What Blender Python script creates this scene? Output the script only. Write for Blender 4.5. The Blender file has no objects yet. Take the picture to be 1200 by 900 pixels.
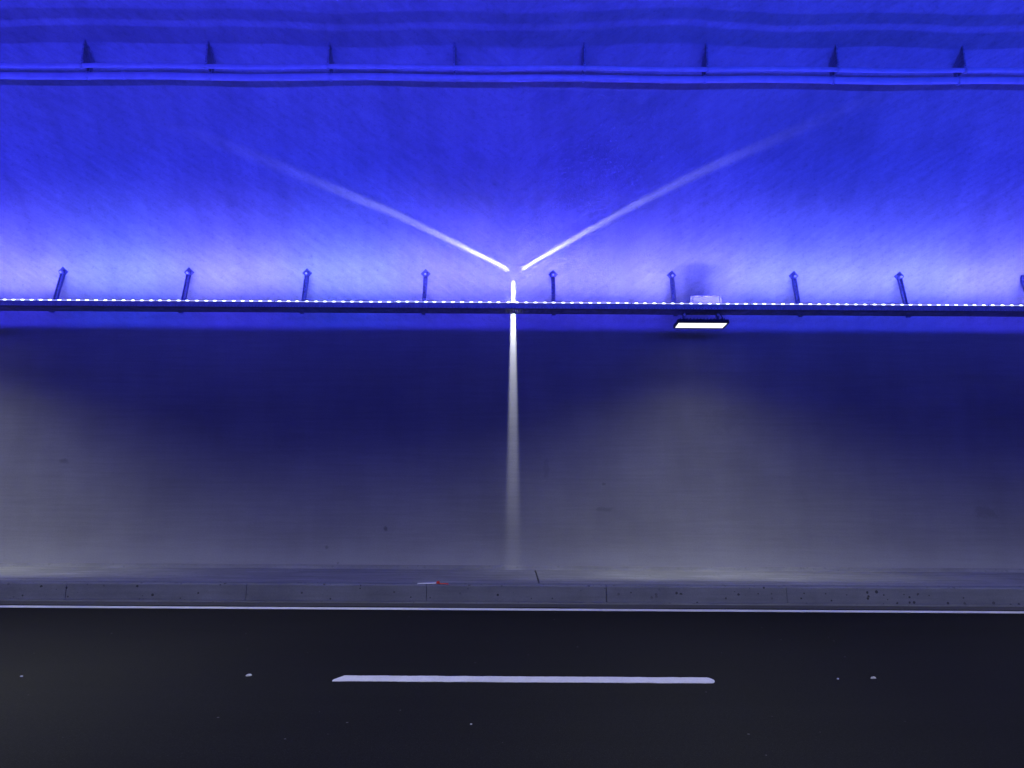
import bpy, bmesh, math, random
from mathutils import Vector, Matrix, noise

random.seed(7)
R = math.radians
scene = bpy.context.scene
col = scene.collection

# ------------------------------------------------------------------ camera
F_PX = 800.0                      # focal length in pixels of a 1200 px wide frame (24 mm on 36 mm)
PITCH = R(9.23)
ROLL = R(-0.33)
CAM = Vector((0.0, 0.0, 1.52))
cd = bpy.data.cameras.new("camera")
cd.sensor_width = 36.0
cd.lens = 24.0
cd.clip_start = 0.05
cd.clip_end = 400.0
cam = bpy.data.objects.new("camera", cd)
CAM_M = Matrix.Translation(CAM) @ Matrix.Rotation(R(90) + PITCH, 4, 'X') @ Matrix.Rotation(-ROLL, 4, 'Z')
cam.matrix_world = CAM_M
col.objects.link(cam)
scene.camera = cam

# ------------------------------------------------------------------ world, exposure
w = bpy.data.worlds.new("World")
scene.world = w
w.use_nodes = True
w.node_tree.nodes["Background"].inputs[0].default_value = (0.004, 0.005, 0.012, 1)   # night beyond the portals
w.node_tree.nodes["Background"].inputs[1].default_value = 0.2
scene.view_settings.view_transform = 'Standard'
scene.view_settings.look = 'None'
scene.view_settings.exposure = 0.0
scene.view_settings.gamma = 1.0
scene.cycles.max_bounces = 8
scene.cycles.diffuse_bounces = 4
scene.cycles.sample_clamp_indirect = 4.0
scene.cycles.use_denoising = True
scene.cycles.use_light_tree = True

# light levels (watts) in one place
LED_UP_W = 62.0       # per 2 m of strip, upward
LED_ACROSS_W = 95.0   # per 2 m of the opposite strip, which is aimed across at this vault
LED_SPILL_W = 19.0    # per 2 m of the opposite strip, unshielded light level across the road
LED_WALL_W = 20.0      # per 2 m, sideways to the wall behind
LED_FILL_W = 22.0       # per 2 m, added whiter fill that pales the wall just above the strip
FLOOD_W = 340.0
FLOOD_THROW = 2.8     # how much stronger the throw across the road is than straight down
BEAM_W = 1150.0

# ------------------------------------------------------------------ tunnel section
BASE_Y, BASE_Z = 12.12, 0.257     # foot of the far wall, on the walkway
ARC_C = Vector((5.72, 3.2))       # centre of the vault in (Y, Z)
ARC_R = 6.4
NEAR_Y = ARC_C.x - ARC_R          # the wall behind the camera
KERB_Y = 10.0

def ray(px, py):
    v = Vector(((px - 600) / F_PX, (450 - py) / F_PX, -1.0))
    return (CAM_M.to_3x3() @ v).normalized()

def at_y(px, py, Y):
    d = ray(px, py)
    return CAM + d * (Y / d.y)

def at_z(px, py, Z):
    d = ray(px, py)
    return CAM + d * ((Z - CAM.z) / d.z)

def on_lining(px, py):
    d = ray(px, py)
    t = (BASE_Y) / d.y
    p = CAM + d * t
    if p.z < ARC_C.y:
        return p
    oy, oz = CAM.y - ARC_C.x, CAM.z - ARC_C.y
    a = d.y ** 2 + d.z ** 2
    b = 2 * (oy * d.y + oz * d.z)
    c = oy ** 2 + oz ** 2 - ARC_R ** 2
    t = (-b + math.sqrt(b * b - 4 * a * c)) / (2 * a)
    return CAM + d * t

def vault_z(Y):
    return ARC_C.y + math.sqrt(ARC_R ** 2 - (Y - ARC_C.x) ** 2)

# ------------------------------------------------------------------ helpers
def link(name, me, mat=None, parent=None):
    o = bpy.data.objects.new(name, me)
    col.objects.link(o)
    if mat is not None and me is not None and not me.materials:
        me.materials.append(mat)
    if parent is not None:
        o.parent = parent
    return o

def obj(name, bm, mat, parent=None, smooth=False):
    me = bpy.data.meshes.new(name)
    bmesh.ops.recalc_face_normals(bm, faces=bm.faces)
    bm.to_mesh(me)
    bm.free()
    if smooth:
        for p in me.polygons:
            p.use_smooth = True
    return link(name, me, mat, parent)

def empty(name, loc):
    o = bpy.data.objects.new(name, None)
    o.empty_display_size = 0.1
    o.location = loc
    col.objects.link(o)
    return o

def tag(o, label=None, cat=None, group=None, kind=None):
    if label: o["label"] = label
    if cat: o["category"] = cat
    if group: o["group"] = group
    if kind: o["kind"] = kind
    return o

def copy_tree(o, parent=None):
    c = o.copy()
    col.objects.link(c)
    if parent is not None:
        c.parent = parent
    for ch in list(o.children):
        copy_tree(ch, c)
    return c

def add_box(bm, c, s, rot=None, bevel=0.0):
    m = Matrix.Translation(c) @ (rot.to_4x4() if rot else Matrix.Identity(4)) @ Matrix.Diagonal((s[0], s[1], s[2], 1))
    r = bmesh.ops.create_cube(bm, size=1.0, matrix=m)
    if bevel > 0:
        es = list({e for v in r['verts'] for e in v.link_edges})
        bmesh.ops.bevel(bm, geom=es, offset=bevel, segments=1, affect='EDGES')

def add_tube(bm, a, b, r, n=10, r2=None, caps=True):
    a, b = Vector(a), Vector(b)
    d = b - a
    q = Vector((0, 0, 1)).rotation_difference(d.normalized()).to_matrix().to_4x4()
    m = Matrix.Translation((a + b) / 2) @ q
    bmesh.ops.create_cone(bm, cap_ends=caps, segments=n, radius1=r, radius2=r if r2 is None else r2,
                          depth=d.length, matrix=m)

def add_prism(bm, pts, thick, axis='X'):
    """polygon in (Y,Z) extruded symmetrically along X"""
    vs = [[bm.verts.new((sx * thick / 2, p[0], p[1])) for p in pts] for sx in (-1, 1)]
    bm.faces.new(vs[0])
    bm.faces.new(list(reversed(vs[1])))
    n = len(pts)
    for i in range(n):
        j = (i + 1) % n
        bm.faces.new((vs[0][i], vs[1][i], vs[1][j], vs[0][j]))

# ------------------------------------------------------------------ materials
def new_mat(name):
    m = bpy.data.materials.new(name)
    m.use_nodes = True
    nt = m.node_tree
    b = nt.nodes["Principled BSDF"]
    return m, nt, b

def N(nt, t, **kw):
    n = nt.nodes.new(t)
    for k, v in kw.items():
        setattr(n, k, v)
    return n

def tex_noise(nt, vec, scale, detail=4, rough=0.55, mul=(1, 1, 1), offs=(0, 0, 0), rotz=0.0):
    mp = N(nt, "ShaderNodeMapping")
    mp.inputs['Scale'].default_value = mul
    mp.inputs['Location'].default_value = offs
    mp.inputs['Rotation'].default_value = (0, 0, rotz)
    nt.links.new(vec, mp.inputs[0])
    n = N(nt, "ShaderNodeTexNoise")
    n.inputs['Scale'].default_value = scale
    n.inputs['Detail'].default_value = detail
    n.inputs['Roughness'].default_value = rough
    nt.links.new(mp.outputs[0], n.inputs['Vector'])
    return n.outputs[0]

def ramp(nt, fac, stops):
    r = N(nt, "ShaderNodeValToRGB")
    els = r.color_ramp.elements
    while len(els) < len(stops):
        els.new(0.5)
    for e, (p, c) in zip(els, stops):
        e.position = p
        e.color = c if len(c) == 4 else (*c, 1)
    nt.links.new(fac, r.inputs[0])
    return r.outputs[0]

def mixc(nt, fac, a, b, mode='MIX'):
    m = N(nt, "ShaderNodeMix", data_type='RGBA', blend_type=mode)
    for s, v in ((m.inputs[0], fac), (m.inputs[6], a), (m.inputs[7], b)):
        if isinstance(v, (int, float)):
            s.default_value = v
        elif isinstance(v, tuple):
            s.default_value = v if len(v) == 4 else (*v, 1)
        else:
            nt.links.new(v, s)
    return m.outputs[2]

def math_n(nt, op, a, b=None, c=None, clamp=False):
    m = N(nt, "ShaderNodeMath", operation=op, use_clamp=clamp)
    for s, v in zip(m.inputs, (a, b, c)):
        if v is None: continue
        if isinstance(v, (int, float)): s.default_value = v
        else: nt.links.new(v, s)
    return m.outputs[0]

def bump(nt, h, bsdf, strength, dist):
    b = N(nt, "ShaderNodeBump")
    b.inputs['Strength'].default_value = strength
    b.inputs['Distance'].default_value = dist
    nt.links.new(h, b.inputs['Height'])
    nt.links.new(b.outputs[0], bsdf.inputs['Normal'])

def simple(name, color, rough=0.5, metal=0.0, var=0.25, scale=30, bumpd=0.0):
    m, nt, b = new_mat(name)
    tc = N(nt, "ShaderNodeTexCoord")
    n = tex_noise(nt, tc.outputs['Object'], scale, 4)
    lo = tuple(c * (1 - var) for c in color)
    hi = tuple(min(1, c * (1 + var)) for c in color)
    nt.links.new(ramp(nt, n, [(0.3, lo), (0.7, hi)]), b.inputs['Base Color'])
    b.inputs['Roughness'].default_value = rough
    b.inputs['Metallic'].default_value = metal
    if bumpd > 0:
        bump(nt, n, b, 0.4, bumpd)
    return m

def emis(name, color, strength):
    m, nt, b = new_mat(name)
    nt.nodes.remove(b)
    e = N(nt, "ShaderNodeEmission")
    e.inputs[0].default_value = (*color, 1)
    e.inputs[1].default_value = strength
    nt.links.new(e.outputs[0], nt.nodes["Material Output"].inputs[0])
    return m

def lining_material():
    m, nt, b = new_mat("tunnel_concrete")
    uvn = N(nt, "ShaderNodeUVMap"); uvn.uv_map = "metres"
    uv = uvn.outputs[0]
    sep = N(nt, "ShaderNodeSeparateXYZ"); nt.links.new(uv, sep.inputs[0])
    # v = metres along the section; the trowelled lower wall gives way to sprayed concrete at about 4.3 m
    upper = N(nt, "ShaderNodeMapRange", interpolation_type='SMOOTHSTEP')
    upper.inputs[1].default_value = 4.0; upper.inputs[2].default_value = 4.7
    nt.links.new(sep.outputs[1], upper.inputs[0])
    up = upper.outputs[0]
    blotch = tex_noise(nt, uv, 0.45, 5, 0.6)
    blotch2 = tex_noise(nt, uv, 1.6, 6, 0.65, offs=(3, 8, 0))
    streakh = tex_noise(nt, uv, 1.0, 6, 0.65, mul=(0.9, 16, 1))
    streakv = tex_noise(nt, uv, 1.0, 5, 0.6, mul=(2.6, 0.45, 1), offs=(5, 2, 0))
    ax = N(nt, "ShaderNodeVectorMath", operation='ABSOLUTE'); nt.links.new(uv, ax.inputs[0])
    mpd = N(nt, "ShaderNodeMapping", vector_type='TEXTURE')          # nozzle passes lean the same way on either side
    mpd.inputs['Rotation'].default_value = (0, 0, R(36)); mpd.inputs['Scale'].default_value = (1 / 1.6, 1 / 10.0, 1)
    nt.links.new(ax.outputs[0], mpd.inputs[0])
    dn = N(nt, "ShaderNodeTexNoise"); dn.inputs['Scale'].default_value = 1.0; dn.inputs['Detail'].default_value = 7; dn.inputs['Roughness'].default_value = 0.68
    nt.links.new(mpd.outputs[0], dn.inputs['Vector'])
    diag = dn.outputs[0]
    fine = tex_noise(nt, uv, 42, 4, 0.7)
    base = ramp(nt, blotch, [(0.28, (0.27, 0.267, 0.262)), (0.72, (0.37, 0.366, 0.358))])
    low = mixc(nt, 0.32, base, ramp(nt, streakh, [(0.3, (0.72, 0.72, 0.72)), (0.7, (1.12, 1.12, 1.12))]), 'MULTIPLY')
    low = mixc(nt, 0.14, low, ramp(nt, streakv, [(0.32, (0.6, 0.6, 0.6)), (0.62, (1.1, 1.1, 1.1))]), 'MULTIPLY')
    hi = mixc(nt, 0.45, base, ramp(nt, diag, [(0.3, (0.62, 0.62, 0.62)), (0.66, (1.1, 1.1, 1.1))]), 'MULTIPLY')
    hi = mixc(nt, 0.30, hi, ramp(nt, streakv, [(0.35, (0.62, 0.62, 0.62)), (0.6, (1.1, 1.1, 1.1))]), 'MULTIPLY')
    hi = mixc(nt, 0.25, hi, ramp(nt, blotch2, [(0.32, (0.62, 0.62, 0.62)), (0.6, (1.06, 1.06, 1.06))]), 'MULTIPLY')
    mott = tex_noise(nt, uv, 11.0, 8, 0.74, mul=(1, 1.25, 1), offs=(2, 6, 0))
    hi = mixc(nt, 0.7, hi, ramp(nt, mott, [(0.30, (0.55, 0.55, 0.55)), (0.44, (0.94, 0.94, 0.94)), (0.7, (1.1, 1.1, 1.1))]), 'MULTIPLY')
    c = mixc(nt, up, low, hi)
    # pits and dark specks, more of them in the sprayed concrete
    vor = N(nt, "ShaderNodeTexVoronoi"); vor.inputs['Scale'].default_value = 9.0
    nt.links.new(uv, vor.inputs['Vector'])
    rnd = N(nt, "ShaderNodeSeparateColor"); nt.links.new(vor.outputs['Color'], rnd.inputs[0])
    rad = math_n(nt, 'MULTIPLY', rnd.outputs[0], 0.17)
    keep = math_n(nt, 'GREATER_THAN', rnd.outputs[1], 0.62)
    rad = math_n(nt, 'MULTIPLY', rad, keep)
    pit = N(nt, "ShaderNodeMapRange", interpolation_type='SMOOTHSTEP')
    nt.links.new(vor.outputs['Distance'], pit.inputs[0])
    pit.inputs[1].default_value = 0.0
    nt.links.new(rad, pit.inputs[2])
    pit.inputs[3].default_value = 1.0; pit.inputs[4].default_value = 0.0
    pitf = math_n(nt, 'MULTIPLY', pit.outputs[0], math_n(nt, 'MULTIPLY_ADD', up, 0.6, 0.12))
    pitf = math_n(nt, 'MULTIPLY', pitf, ramp(nt, blotch2, [(0.4, (0, 0, 0)), (0.6, (1, 1, 1))]))
    c = mixc(nt, pitf, c, (0.13, 0.13, 0.13))
    # small patches of grime
    sp = tex_noise(nt, uv, 5.0, 7, 0.75, mul=(1, 1.6, 1), offs=(11, 4, 0))
    c = mixc(nt, math_n(nt, 'MULTIPLY', ramp(nt, sp, [(0.63, (0, 0, 0)), (0.74, (1, 1, 1))]), math_n(nt, 'MULTIPLY_ADD', up, 0.3, 0.25)), c, (0.17, 0.17, 0.17))
    # scuffs and old stains on the trowelled wall: (x, height, half width, half height, strength)
    wob = tex_noise(nt, uv, 9.0, 5, 0.7, offs=(1, 9, 0))
    for (px, py, rx, ry, k) in ((452, 620, 0.05, 0.06, 0.6), (383, 641, 0.04, 0.05, 0.6), (396, 660, 0.03, 0.03, 0.6), (851, 492, 0.42, 0.30, 0.13),
                                (816, 395, 0.5, 0.10, 0.16), (708, 567, 0.05, 0.03, 0.4), (708, 597, 0.22, 0.05, 0.25), (1155, 600, 0.25, 0.12, 0.22),
                                (75, 540, 0.10, 0.05, 0.35), (640, 550, 0.06, 0.25, 0.16),
                                (345, 520, 0.4, 0.25, 0.10)):
        pw = on_lining(px, py)
        vs_ = N(nt, "ShaderNodeVectorMath", operation='SUBTRACT'); nt.links.new(uv, vs_.inputs[0]); vs_.inputs[1].default_value = (pw.x, pw.z - BASE_Z, 0)
        vd = N(nt, "ShaderNodeVectorMath", operation='DIVIDE'); nt.links.new(vs_.outputs[0], vd.inputs[0]); vd.inputs[1].default_value = (rx, ry, 1)
        vl = N(nt, "ShaderNodeVectorMath", operation='LENGTH'); nt.links.new(vd.outputs[0], vl.inputs[0])
        dd = math_n(nt, 'MULTIPLY_ADD', wob, 2.4, math_n(nt, 'ADD', vl.outputs['Value'], -1.2))
        mr = N(nt, "ShaderNodeMapRange", interpolation_type='SMOOTHSTEP'); nt.links.new(dd, mr.inputs[0])
        mr.inputs[1].default_value = 0.35; mr.inputs[2].default_value = 1.05; mr.inputs[3].default_value = k; mr.inputs[4].default_value = 0.0
        c = mixc(nt, mr.outputs[0], c, (0.09, 0.09, 0.09))
    # paler zone towards the foot
    foot = N(nt, "ShaderNodeMapRange", interpolation_type='SMOOTHSTEP')
    nt.links.new(math_n(nt, 'ADD', sep.outputs[1], math_n(nt, 'MULTIPLY', blotch2, 0.25)), foot.inputs[0])
    foot.inputs[1].default_value = 0.15; foot.inputs[2].default_value = 0.75
    foot.inputs[3].default_value = 0.32; foot.inputs[4].default_value = 0.0
    c = mixc(nt, foot.outputs[0], c, (0.56, 0.56, 0.55))
    c = mixc(nt, 0.35, c, ramp(nt, fine, [(0.3, (0.75, 0.75, 0.75)), (0.7, (1.15, 1.15, 1.15))]), 'MULTIPLY')
    nt.links.new(c, b.inputs['Base Color'])
    b.inputs['Roughness'].default_value = 0.85
    b.inputs['Specular IOR Level'].default_value = 0.2
    h = math_n(nt, 'ADD', math_n(nt, 'MULTIPLY', fine, 0.30), math_n(nt, 'ADD', math_n(nt, 'MULTIPLY', mott, 0.6), math_n(nt, 'MULTIPLY', diag, 0.7)))
    h = math_n(nt, 'SUBTRACT', h, math_n(nt, 'MULTIPLY', pit.outputs[0], 0.25))
    hl = math_n(nt, 'ADD', math_n(nt, 'MULTIPLY', fine, 0.16), math_n(nt, 'MULTIPLY', streakh, 0.10))
    hm = N(nt, "ShaderNodeMix")
    nt.links.new(up, hm.inputs[0]); nt.links.new(hl, hm.inputs[2]); nt.links.new(h, hm.inputs[3])
    bump(nt, hm.outputs[0], b, 0.55, 0.02)
    return m

def asphalt_material():
    m, nt, b = new_mat("asphalt")
    tc = N(nt, "ShaderNodeTexCoord"); o = tc.outputs['Object']
    grit = tex_noise(nt, o, 110, 3, 0.7)
    patch = tex_noise(nt, o, 0.5, 5, 0.6, mul=(0.4, 1.6, 1))
    worn = tex_noise(nt, o, 1.0, 5, 0.6, mul=(0.12, 2.2, 1), offs=(4, 1, 0))
    c = ramp(nt, grit, [(0.32, (0.004, 0.004, 0.0045)), (0.6, (0.009, 0.009, 0.0098)), (0.78, (0.07, 0.07, 0.07))])
    c = mixc(nt, 0.5, c, ramp(nt, patch, [(0.3, (0.65, 0.65, 0.65)), (0.7, (1.25, 1.25, 1.25))]), 'MULTIPLY')
    c = mixc(nt, 0.5, c, ramp(nt, worn, [(0.3, (0.65, 0.65, 0.65)), (0.7, (1.2, 1.2, 1.2))]), 'MULTIPLY')
    grit2 = tex_noise(nt, o, 38, 4, 0.75, offs=(1, 5, 0))
    c = mixc(nt, 0.8, c, ramp(nt, grit2, [(0.34, (0.5, 0.5, 0.52)), (0.62, (1.15, 1.15, 1.2))]), 'MULTIPLY')
    # single pale aggregate stones
    vor = N(nt, "ShaderNodeTexVoronoi"); vor.inputs['Scale'].default_value = 22.0
    nt.links.new(o, vor.inputs['Vector'])
    rnd = N(nt, "ShaderNodeSeparateColor"); nt.links.new(vor.outputs['Color'], rnd.inputs[0])
    keep = math_n(nt, 'GREATER_THAN', rnd.outputs[1], 0.985)
    dot = math_n(nt, 'LESS_THAN', vor.outputs['Distance'], math_n(nt, 'MULTIPLY', rnd.outputs[0], 0.22))
    c = mixc(nt, math_n(nt, 'MULTIPLY', math_n(nt, 'MULTIPLY', keep, dot), 0.55), c, (0.22, 0.22, 0.22))
    nt.links.new(c, b.inputs['Base Color'])
    b.inputs['Roughness'].default_value = 0.85
    b.inputs['Specular IOR Level'].default_value = 0.08
    bump(nt, grit, b, 0.6, 0.006)
    return m

def pavement_material(name, color, streak=0.5, pits=0.5):
    m, nt, b = new_mat(name)
    tc = N(nt, "ShaderNodeTexCoord")
    geo = N(nt, "ShaderNodeNewGeometry"); o = geo.outputs['Position']
    st = tex_noise(nt, o, 1.0, 6, 0.65, mul=(0.8, 15.0, 15.0))
    bl = tex_noise(nt, o, 1.3, 6, 0.65)
    fn = tex_noise(nt, o, 60, 4, 0.7)
    c = ramp(nt, bl, [(0.3, tuple(x * 0.8 for x in color)), (0.7, tuple(x * 1.12 for x in color))])
    c = mixc(nt, streak, c, ramp(nt, st, [(0.3, (0.45, 0.45, 0.45)), (0.62, (1.15, 1.15, 1.15))]), 'MULTIPLY')
    c = mixc(nt, 0.4, c, ramp(nt, fn, [(0.3, (0.7, 0.7, 0.7)), (0.7, (1.2, 1.2, 1.2))]), 'MULTIPLY')
    vor = N(nt, "ShaderNodeTexVoronoi"); vor.inputs['Scale'].default_value = 17.0
    nt.links.new(o, vor.inputs['Vector'])
    rnd = N(nt, "ShaderNodeSeparateColor"); nt.links.new(vor.outputs['Color'], rnd.inputs[0])
    keep = math_n(nt, 'GREATER_THAN', rnd.outputs[1], 0.5)
    dot = math_n(nt, 'LESS_THAN', vor.outputs['Distance'], math_n(nt, 'MULTIPLY', rnd.outputs[0], 0.42))
    dens = ramp(nt, bl, [(0.38, (0, 0, 0)), (0.52, (1, 1, 1))])
    pf = math_n(nt, 'MULTIPLY', math_n(nt, 'MULTIPLY', keep, dot), math_n(nt, 'MULTIPLY', dens, pits))
    c = mixc(nt, pf, c, tuple(x * 0.2 for x in color))
    nt.links.new(c, b.inputs['Base Color'])
    b.inputs['Roughness'].default_value = 0.85
    b.inputs['Specular IOR Level'].default_value = 0.25
    bump(nt, fn, b, 0.4, 0.005)
    return m

def paint_material():
    m, nt, b = new_mat("road_paint")
    geo = N(nt, "ShaderNodeNewGeometry"); o = geo.outputs['Position']
    g = tex_noise(nt, o, 3.0, 6, 0.7)
    f = tex_noise(nt, o, 45, 5, 0.7)
    chip = tex_noise(nt, o, 16, 6, 0.75, offs=(3, 1, 0))
    c = ramp(nt, g, [(0.3, (0.62, 0.62, 0.61)), (0.7, (0.80, 0.80, 0.79))])
    c = mixc(nt, 0.4, c, ramp(nt, f, [(0.3, (0.7, 0.7, 0.7)), (0.65, (1.1, 1.1, 1.1))]), 'MULTIPLY')
    c = mixc(nt, ramp(nt, chip, [(0.66, (0, 0, 0)), (0.72, (1, 1, 1))]), c, (0.09, 0.09, 0.09))
    nt.links.new(c, b.inputs['Base Color'])
    b.inputs['Roughness'].default_value = 0.75
    bump(nt, f, b, 0.5, 0.003)
    return m

M = {}
M['lining'] = lining_material()
M['asphalt'] = asphalt_material()
M['slab'] = pavement_material("walkway_concrete", (0.30, 0.30, 0.295), 0.6, 0.3)
M['kerb'] = pavement_material("kerb_granite", (0.175, 0.18, 0.215), 0.25, 0.9)
M['gutter'] = pavement_material("gutter_concrete", (0.22, 0.22, 0.215), 0.5, 0.3)
M['fillet'] = pavement_material("mortar", (0.29, 0.29, 0.285), 0.3, 0.2)
M['grime'] = simple("grime", (0.05, 0.05, 0.05), 0.9)
M['paint'] = paint_material()
M['galv'] = simple("galvanised_steel", (0.40, 0.41, 0.42), 0.5, 0.55, 0.2, 14)
M['tray'] = simple("darker_galvanised_tray", (0.16, 0.16, 0.165), 0.55, 0.5, 0.35, 9)  # darker tone for the tray floor, rear lip and hanger arms
M['steel'] = simple("dark_steel", (0.15, 0.15, 0.16), 0.5, 0.6, 0.3, 20)
M['hanger'] = simple("hanger_blue_lit_steel", (0.055, 0.062, 0.16), 0.6, 0.0, 0.35, 25)  # the strip's blue light is put into the steel's colour
M['bracket'] = simple("bracket_steel", (0.20, 0.20, 0.21), 0.6, 0.0, 0.35, 25)
M['pipe'] = simple("pale_pipe_coating", (0.42, 0.42, 0.43), 0.45, 0.0, 0.12, 6)
M['plastic'] = simple("pale_grey_plastic", (0.055, 0.055, 0.06), 0.4, 0, 0.05, 8)
M['housing'] = simple("black_painted_aluminium", (0.03, 0.03, 0.032), 0.45, 0.2, 0.3, 18)
M['cable'] = simple("black_cable_sheath", (0.02, 0.02, 0.02), 0.5)
M['lens'] = emis("floodlight_lens", (1.0, 1.0, 0.93), 1.7)
M['led'] = emis("led_chip", (0.62, 0.68, 1.0), 7.0)
M['led_diffuser'] = emis("led_strip_glow", (0.42, 0.42, 1.0), 1.9)
M['beam_lens'] = emis("beam_lens", (0.9, 0.93, 1.0), 3.0)
M['litter_white'] = simple("white_reflective_plastic", (0.85, 0.85, 0.88), 0.3, 0, 0.05)
M['litter_red'] = simple("red_plastic", (0.75, 0.05, 0.03), 0.35, 0, 0.1)
M['stone'] = simple("pale_stone", (0.55, 0.55, 0.55), 0.8, 0, 0.2, 50)

# ------------------------------------------------------------------ tunnel lining
def lining_profile(step):
    """(Y, Z, outward normal, metres along) from the far foot over the crown to the near foot"""
    pts = []
    s = 0.0
    n = max(2, int((ARC_C.y - BASE_Z) / step))
    z0 = -0.15
    for i in range(n + 1):
        z = z0 + (ARC_C.y - z0) * i / n
        pts.append((BASE_Y, z, (1.0, 0.0), z - BASE_Z))
    s = ARC_C.y - BASE_Z
    n = int(math.pi * ARC_R / step)
    for i in range(1, n + 1):
        a = math.pi * i / n
        pts.append((ARC_C.x + ARC_R * math.cos(a), ARC_C.y + ARC_R * math.sin(a), (math.cos(a), math.sin(a)), s + ARC_R * a))
    s += ARC_R * math.pi
    n = 8
    for i in range(1, n + 1):
        z = ARC_C.y + (z0 - ARC_C.y) * i / n
        pts.append((NEAR_Y, z, (-1.0, 0.0), s + ARC_C.y - z))
    return pts

def build_lining():
    prof = lining_profile(0.14)
    xs = [-60, -50, -40, -32, -26, -21, -17, -14]
    x = -12.5
    while x <= 12.5:
        xs.append(x); x += 0.16
    xs += [14, 17, 21, 26, 32, 40, 50, 60]
    verts, uvs = [], []
    for (Y, Z, n, s) in prof:
        for x in xs:
            k = min(1.0, max(0.0, (s - 3.9) / 0.8))              # sprayed concrete is wavier than the wall
            amp = 0.004 + 0.016 * k
            d = noise.noise(Vector((x * 0.55, s * 0.55, 1.3))) * amp * 1.4
            d += noise.noise(Vector((x * 1.7, s * 1.7, 7.1))) * amp * 0.55
            d += noise.noise(Vector((x * 0.18, s * 0.3, 4.4))) * 0.02 * k
            if abs(s) < 0.25: d *= 0.2
            verts.append((x, Y + n[0] * d, Z + n[1] * d))
            uvs.append((x, s))
    nx = len(xs)
    faces = []
    for j in range(len(prof) - 1):
        for i in range(nx - 1):
            a = j * nx + i
            faces.append((a, a + nx, a + nx + 1, a + 1))
    # outer shell so that the lining has its real thickness
    off = len(verts)
    outer = lining_profile(1.2)
    oxs = (-60.0, 60.0)
    for (Y, Z, n, s) in outer:
        for x in oxs:
            verts.append((x, Y + n[0] * 0.45, Z + n[1] * 0.45)); uvs.append((x, s))
    for j in range(len(outer) - 1):
        a = off + 2 * j
        faces.append((a, a + 1, a + 3, a + 2))
    me = bpy.data.meshes.new("tunnel_lining")
    me.from_pydata(verts, [], faces)
    uvl = me.uv_layers.new(name="metres")
    for l in me.loops:
        uvl.data[l.index].uv = uvs[l.vertex_index]
    for p in me.polygons:
        p.use_smooth = True
    o = link("tunnel_lining", me, M['lining'])
    tag(o, "curved grey concrete tunnel wall and vault washed in blue light behind the cable tray", "tunnel wall")
    return o
lining = build_lining()

# ------------------------------------------------------------------ road, kerb, walkway
bm = bmesh.new()
for (y0, y1) in ((KERB_Y + 0.3, -3.0),):
    vs = [bm.verts.new(v) for v in ((-60, y1, 0), (60, y1, 0), (60, y0, 0), (-60, y0, 0))]
    bm.faces.new(vs)
road = tag(obj("road", bm, M['asphalt']), "dark asphalt tunnel road with a broken centre line and a thin edge line", kind='structure')

def painted(name, x0, x1, y0, y1, ends, parent, rough=0.006, step=0.05, z=0.004):
    """painted stripe: slightly ragged outline, real film thickness"""
    n = max(4, int((x1 - x0) / step))
    top, bot = [], []
    for i in range(n + 1):
        x = x0 + (x1 - x0) * i / n
        j1 = (noise.noise(Vector((x * 9, 3.3, 0))) + 0.6 * noise.noise(Vector((x * 31, 1, 0)))) * rough
        j0 = (noise.noise(Vector((x * 9, 9.3, 5))) + 0.6 * noise.noise(Vector((x * 31, 7, 2)))) * rough
        a, b_ = y1 + j1, y0 + j0
        if ends:
            d0, d1 = x - x0, x1 - x
            if d0 < 0.06:                       # left end runs out in a slant on the far side
                a = y0 + (y1 - y0) * (0.25 + 0.75 * d0 / 0.06)
            if d1 < 0.05:                       # right end is rounded
                t = math.sqrt(max(0.0, 1 - (1 - d1 / 0.05) ** 2)) * 0.75 + 0.25
                m_ = (y0 + y1) / 2
                a = m_ + (y1 - m_) * t + j1; b_ = m_ - (m_ - y0) * t + j0
        top.append((x, a)); bot.append((x, b_))
    bm = bmesh.new()
    up = [(bm.verts.new((x, b_, z)), bm.verts.new((x, a, z))) for (x, a), (_, b_) in zip(top, bot)]
    dn = [(bm.verts.new((x, b_, 0.0)), bm.verts.new((x, a, 0.0))) for (x, a), (_, b_) in zip(top, bot)]
    for i in range(n):
        bm.faces.new((up[i][0], up[i + 1][0], up[i + 1][1], up[i][1]))
        bm.faces.new((dn[i][0], dn[i + 1][0], up[i + 1][0], up[i][0]))
        bm.faces.new((up[i][1], up[i + 1][1], dn[i + 1][1], dn[i][1]))
    bm.faces.new((dn[0][0], up[0][0], up[0][1], dn[0][1]))
    bm.faces.new((dn[n][1], up[n][1], up[n][0], dn[n][0]))
    return obj(name, bm, M['paint'], parent)

pa, pb = at_z(392, 795.5, 0), at_z(836, 797.0, 0)
DASH_Y = (pa.y + pb.y) / 2
painted("lane_dash", pa.x, pb.x, DASH_Y - 0.09, DASH_Y + 0.08, True, road, rough=0.009, step=0.02)
for k in (-2, -1, 1, 2):                         # the next dashes lie outside the frame
    L = pb.x - pa.x
    painted("lane_dash", pa.x + k * 9.4, pa.x + k * 9.4 + L, DASH_Y - 0.09, DASH_Y + 0.08, True, road, rough=0.009, step=0.08)
pe = at_z(600, 714.3, 0)
painted("edge_line", -58, 58, pe.y - 0.075, pe.y + 0.075, False, road, rough=0.004, step=0.12)

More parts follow.
